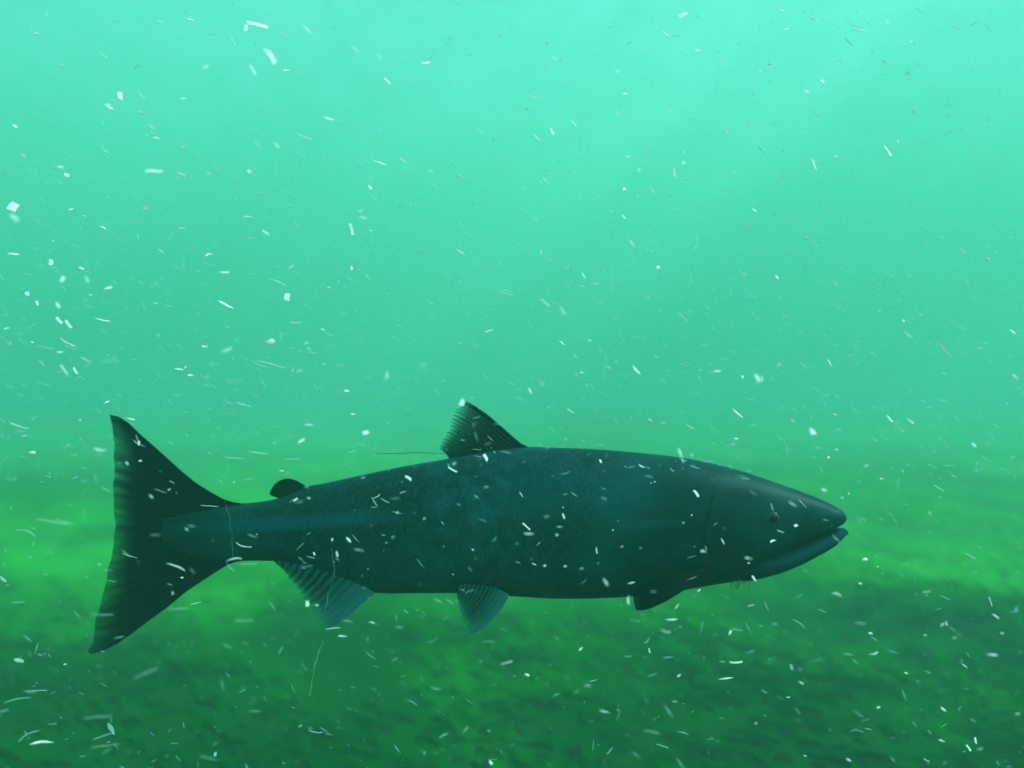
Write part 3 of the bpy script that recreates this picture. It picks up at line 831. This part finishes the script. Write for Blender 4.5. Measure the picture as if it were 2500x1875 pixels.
NM = {'c': ("wood_chip", "chip"), 'l': ("leaf_scrap", "leaf scrap"), 's': ("plant_sliver", "sliver"), 'g': ("sand_grain", "grain")}
COLS = [(330, "past the tail"), (640, "over the tail fin"), (900, "over the adipose fin"), (1180, "behind the dorsal fin"),
        (1420, "over the back"), (1700, "over the shoulders"), (2080, "over the head"), (2290, "beyond the snout"), (9999, "near the right edge")]
ROWS = [(210, "along the top edge"), (420, "in brightest water"), (630, "high up"), (840, "at mid height"), (1020, "just above fish level")]

def where(x, y):
    xc = min(max(x, 401), 2063)
    if y < 1020:
        return "%s %s" % (next(n for l, n in ROWS if y < l), next(n for l, n in COLS if x < l))
    if 440 < x < 2068 and top_c(xc) - 4 < y < bot_full(xc) + 4:
        for l, n in ((620, "tail stalk"), (800, "rear flank"), (980, "flank behind the dorsal fin"), (1160, "flank under the dorsal fin"), (1400, "middle of the flank"), (1700, "flank behind the gill cover"), (1860, "gill cover"), (9999, "snout")):
            if x < l: return "against the " + n
    if 215 < x < 440 + max(0, (abs(y - 1290) - 60)) * 0.4 and abs(y - 1300) < 300:
        return "against the dark tail fin"
    side = next(n for l, n in ((300, "left of the tail fin"), (640, "by the tail fin"), (900, "by the anal fin"), (1250, "by the pelvic fin"), (1500, "before the pectoral fin"), (1800, "by the gills"), (2080, "by the head"), (2290, "ahead of the snout"), (9999, "at the right edge")) if x < l)
    if y < 1290 and 300 < x < 2100: return "near the back " + side
    if y < 1290: return "at fish level " + side
    if y < 1500: return "below the fish " + side.replace("by the", "near the")
    if y < 1690: return "over the bed " + side.replace("by the", "under the")
    return "at the bottom edge " + side.replace("by the", "under the")

def look(t, L, W, A, b):
    big = {'c': (36, 22), 'l': (44, 26), 's': (58, 34), 'g': (22, 12)}[t]
    size = "large" if L > big[0] * 1.0 else "small" if L > big[1] else "tiny"
    br = {3: "white", 2: "pale", 1: "faint"}[b]
    nm = {'c': "chip", 'l': "scrap", 's': "sliver", 'g': "grain"}[t]
    if t == 'g': return "%s %s %s" % (size, br, nm)
    A = ((A + 90) % 180) - 90
    ti = "level" if abs(A) < 13 else "upright" if abs(A) > 66 else "rising right" if A > 0 else "falling right"
    return "%s %s %s %s" % (size, br, nm, ti)

rnd = random.Random(3)
protos, items = {}, []
for q, ox, oy, s in ((Q1, 0, 0, 1.7648), (Q2, 1250, 0, 1.7648), (Q3, 0, 940, 1.7696), (Q4, 1250, 940, 1.7696)):
    for rec in q.replace("\n", ";").split(";"):
        x, y, L, W, A, tb = rec.split()
        items.append([ox + float(x) / s, oy + float(y) / s, float(L) / s, float(W) / s, float(A), tb[0], int(tb[1])])
labels = {}
for it in items:
    x, y, L, W, A, t, b = it
    lab = look(t, L * 1.77, W, A, b) + " " + where(x, y)
    labels.setdefault(lab, []).append(it)
ORD = ["first", "second", "third", "fourth", "fifth", "sixth", "seventh", "eighth"]
for lab, its in labels.items():
    its.sort(key=lambda i: i[0])
    for k_, it in enumerate(its):
        it.append(lab if len(its) == 1 else lab + (", %s from left" % ORD[k_] if len(its) > 2 else ", left of two" if k_ == 0 else ", right of two"))
for x, y, L, W, A, t, b, lab in items:
    over = 200 < x < 2100 and 960 < y < 1620
    if b == 3: Y = rnd.uniform(0.62, 0.80 if over else 0.98)
    elif b == 2: Y = rnd.uniform(0.60, 0.79 if over else 1.10)
    else: Y = rnd.uniform(0.60, 0.78 if over else 1.35)
    if over: Y = min(Y, 0.775)
    if y < 430 and b == 2: b = 3
    if y > 960: L *= 0.92; W *= 0.82
    if y > 1250 and x < 620 and b == 2: b = 1
    if t == 'g' and x > 1250 and y < 700: L *= 0.75; W *= 0.75
    sc_ = TAN * Y / 1250.0
    v, f = flake_shape(t, L * 1.08 * sc_, max(W * (1.0 if t != 's' else 0.85), 2.8) * sc_, rnd)
    nm, cat = NM[t]
    o = mesh_obj(nm, v, f, (GM if t == "g" and b > 1 else FM[b]), loc=P(x, y, Y), smooth=(t != 'c'))
    o.rotation_euler = (Matrix.Rotation(rnd.uniform(.3, .95) if y < 800 else rnd.uniform(.1, .8), 3, 'Z') @ Matrix.Rotation(rnd.uniform(-.9, -.3), 3, 'X')
                        @ Matrix.Rotation(-math.radians(A), 3, 'Y')).to_euler()
    tag(o, lab, cat, {'c': "flat chips drifting in the water", 'l': "pointed scraps drifting in the water", 's': "thin slivers drifting in the water", 'g': "round grains drifting in the water"}[t])


def motes():
    """the countless finest fibres and specks"""
    rnd = random.Random(21)
    verts, faces = [], []
    for i in range(11000):
        Y = 0.60 + 2.3 * rnd.random() ** 1.2
        x, y = rnd.uniform(-60, 2560), rnd.uniform(-40, 1900) * (1 if rnd.random() < .45 else .62)
        if Y > 0.76 and 180 < x < 2110 and 960 < y < 1620:
            if rnd.random() < 0.05: Y = rnd.uniform(0.64, 0.76)
            else: Y = max(Y, 1.05)
        if y < 380 and rnd.random() < 0.5: continue
        c = P(x, y, Y)
        if c.z < bed_h(c.x, c.y) + 0.03: continue
        sp = rnd.random() < 0.35
        L = (rnd.uniform(0.0006, 0.0014) if sp else rnd.uniform(0.003, 0.011))
        w = rnd.uniform(0.00028, 0.00050) * (1.5 if sp else 1.0)
        a_ = math.radians(rnd.gauss(-14, 34))
        d = Vector((math.cos(a_), rnd.uniform(-.4, .4), math.sin(a_))).normalized()
        n1 = d.cross(Vector((0, 1, 0.1))).normalized(); n2 = d.cross(n1)
        bd = rnd.gauss(0, 0.03)
        b_ = len(verts)
        for s_, ww in ((-1, .4), (0, 1), (1, .4)):
            for k_ in range(4):
                q = n1 * (w * ww * (1, 0, -1, 0)[k_]) + n2 * (w * ww * .6 * (0, 1, 0, -1)[k_])
                verts.append(c + d * (L / 2 * s_) + q + (n1 * L * bd if s_ == 0 else Vector((0, 0, 0))))
        for j in (0, 1):
            for k_ in range(4):
                k2 = (k_ + 1) % 4
                faces.append((b_ + j * 4 + k_, b_ + j * 4 + k2, b_ + j * 4 + 4 + k2, b_ + j * 4 + 4 + k_))
        faces.append((b_ + 3, b_ + 2, b_ + 1, b_)); faces.append((b_ + 8, b_ + 9, b_ + 10, b_ + 11))
    o = mesh_obj("drifting_silt", verts, faces, mat_flake("fine silt fibres", (0.55, 0.97, 0.92), 0.46, 0.15))
    tag(o, "fine pale specks and fibres drifting all through the water", "silt", kind="stuff")
motes()

# long fine threads
def thread(pts, r, mat, lab, Y):
    pts3 = []
    n = 26
    c = P(*pts[len(pts) // 2], Y)
    for i in range(n + 1):
        x, y = polyline(pts, i / n)
        v = P(x, y, Y + 0.01 * math.sin(i * .4)) - c
        v.x += 0.0004 * math.sin(i * .9)
        pts3.append((v.x, v.y, v.z))
    v, f = ring_tube(pts3, [r] * (n + 1), 5, 1.0)
    o = mesh_obj("thread", v, f, mat, loc=c)
    tag(o, lab, "thread", "fine threads hanging in the water")
zz = lambda p, ox, oy, s: [(ox + x / s, oy + y / s) for x, y in p]
thread(zz([(820, 950), (800, 1020), (760, 1245)], 1250, 0, 1.765), 0.00020, FM[1], "faint slanting thread high above the shoulders of the fish", 0.72)
thread(zz([(430, 1000), (428, 1250), (393, 1650)], 1250, 0, 1.765), 0.00018, FM[1], "longest faint thread, hanging upright above the dorsal fin", 0.70)
thread(zz([(890, 270), (885, 350), (880, 440)], 1250, 0, 1.765), 0.00018, FM[1], "short faint upright thread high in the bright upper water", 0.70)
thread(zz([(1067, 110), (1050, 200), (1035, 290)], 1250, 0, 1.765), 0.00018, FM[1], "faint thread slanting near the top edge above the head", 0.70)
thread(zz([(1395, 1105), (1362, 1200), (1337, 1345)], 0, 940, 1.7696), 0.00022, FM[1], "pale thread slanting down over the bed beneath the anal fin", 0.72)
thread(zz([(965, 490), (990, 560), (1003, 650), (1005, 745)], 0, 940, 1.7696), 0.00010, FM[1], "faint thread crossing the narrow tail stalk", 0.74)
thread(zz([(1430, 705), (1445, 790), (1438, 840), (1420, 900), (1405, 970)], 0, 940, 1.7696), 0.00010, FM[1], "faint curved thread crossing the rear belly down to the anal fin", 0.74)
DARKT = mat_plain("dark weed", (0.02, 0.05, 0.03), 0.8)
thread(zz([(1600, 293), (1700, 297), (1800, 292), (1935, 298)], 0, 940, 1.7696), 0.00028, DARKT, "dark hair-thin thread trailing level behind the dorsal fin", 0.84)

def wisp():
    rnd = random.Random(8)
    verts, faces = [], []
    c = P(1812, 1425, 0.83)
    for i in range(16):
        x0, y0 = 1500 + rnd.uniform(1010, 1200) / 3.53, 1050 + rnd.uniform(1265, 1300) / 3.53
        x1, y1 = x0 + rnd.uniform(-14, 6), y0 + rnd.uniform(6, 26)
        pts = []
        for k_ in range(7):
            t = k_ / 6
            v = P(x0 + (x1 - x0) * t + 3 * math.sin(4 * t + i), y0 + (y1 - y0) * t, 0.84 + 0.01 * math.sin(i)) - c
            pts.append((v.x, v.y, v.z))
        v, f = ring_tube(pts, [0.0003 * (1.2 - k_ / 8) for k_ in range(7)], 5, 1.0)
        b_ = len(verts); verts += v; faces += [tuple(b_ + q for q in g) for g in f]
    o = mesh_obj("weed_wisp", verts, faces, DARKT, loc=c)
    tag(o, "small dark frayed wisp of weed hanging under the fish's throat", "weed")
wisp()
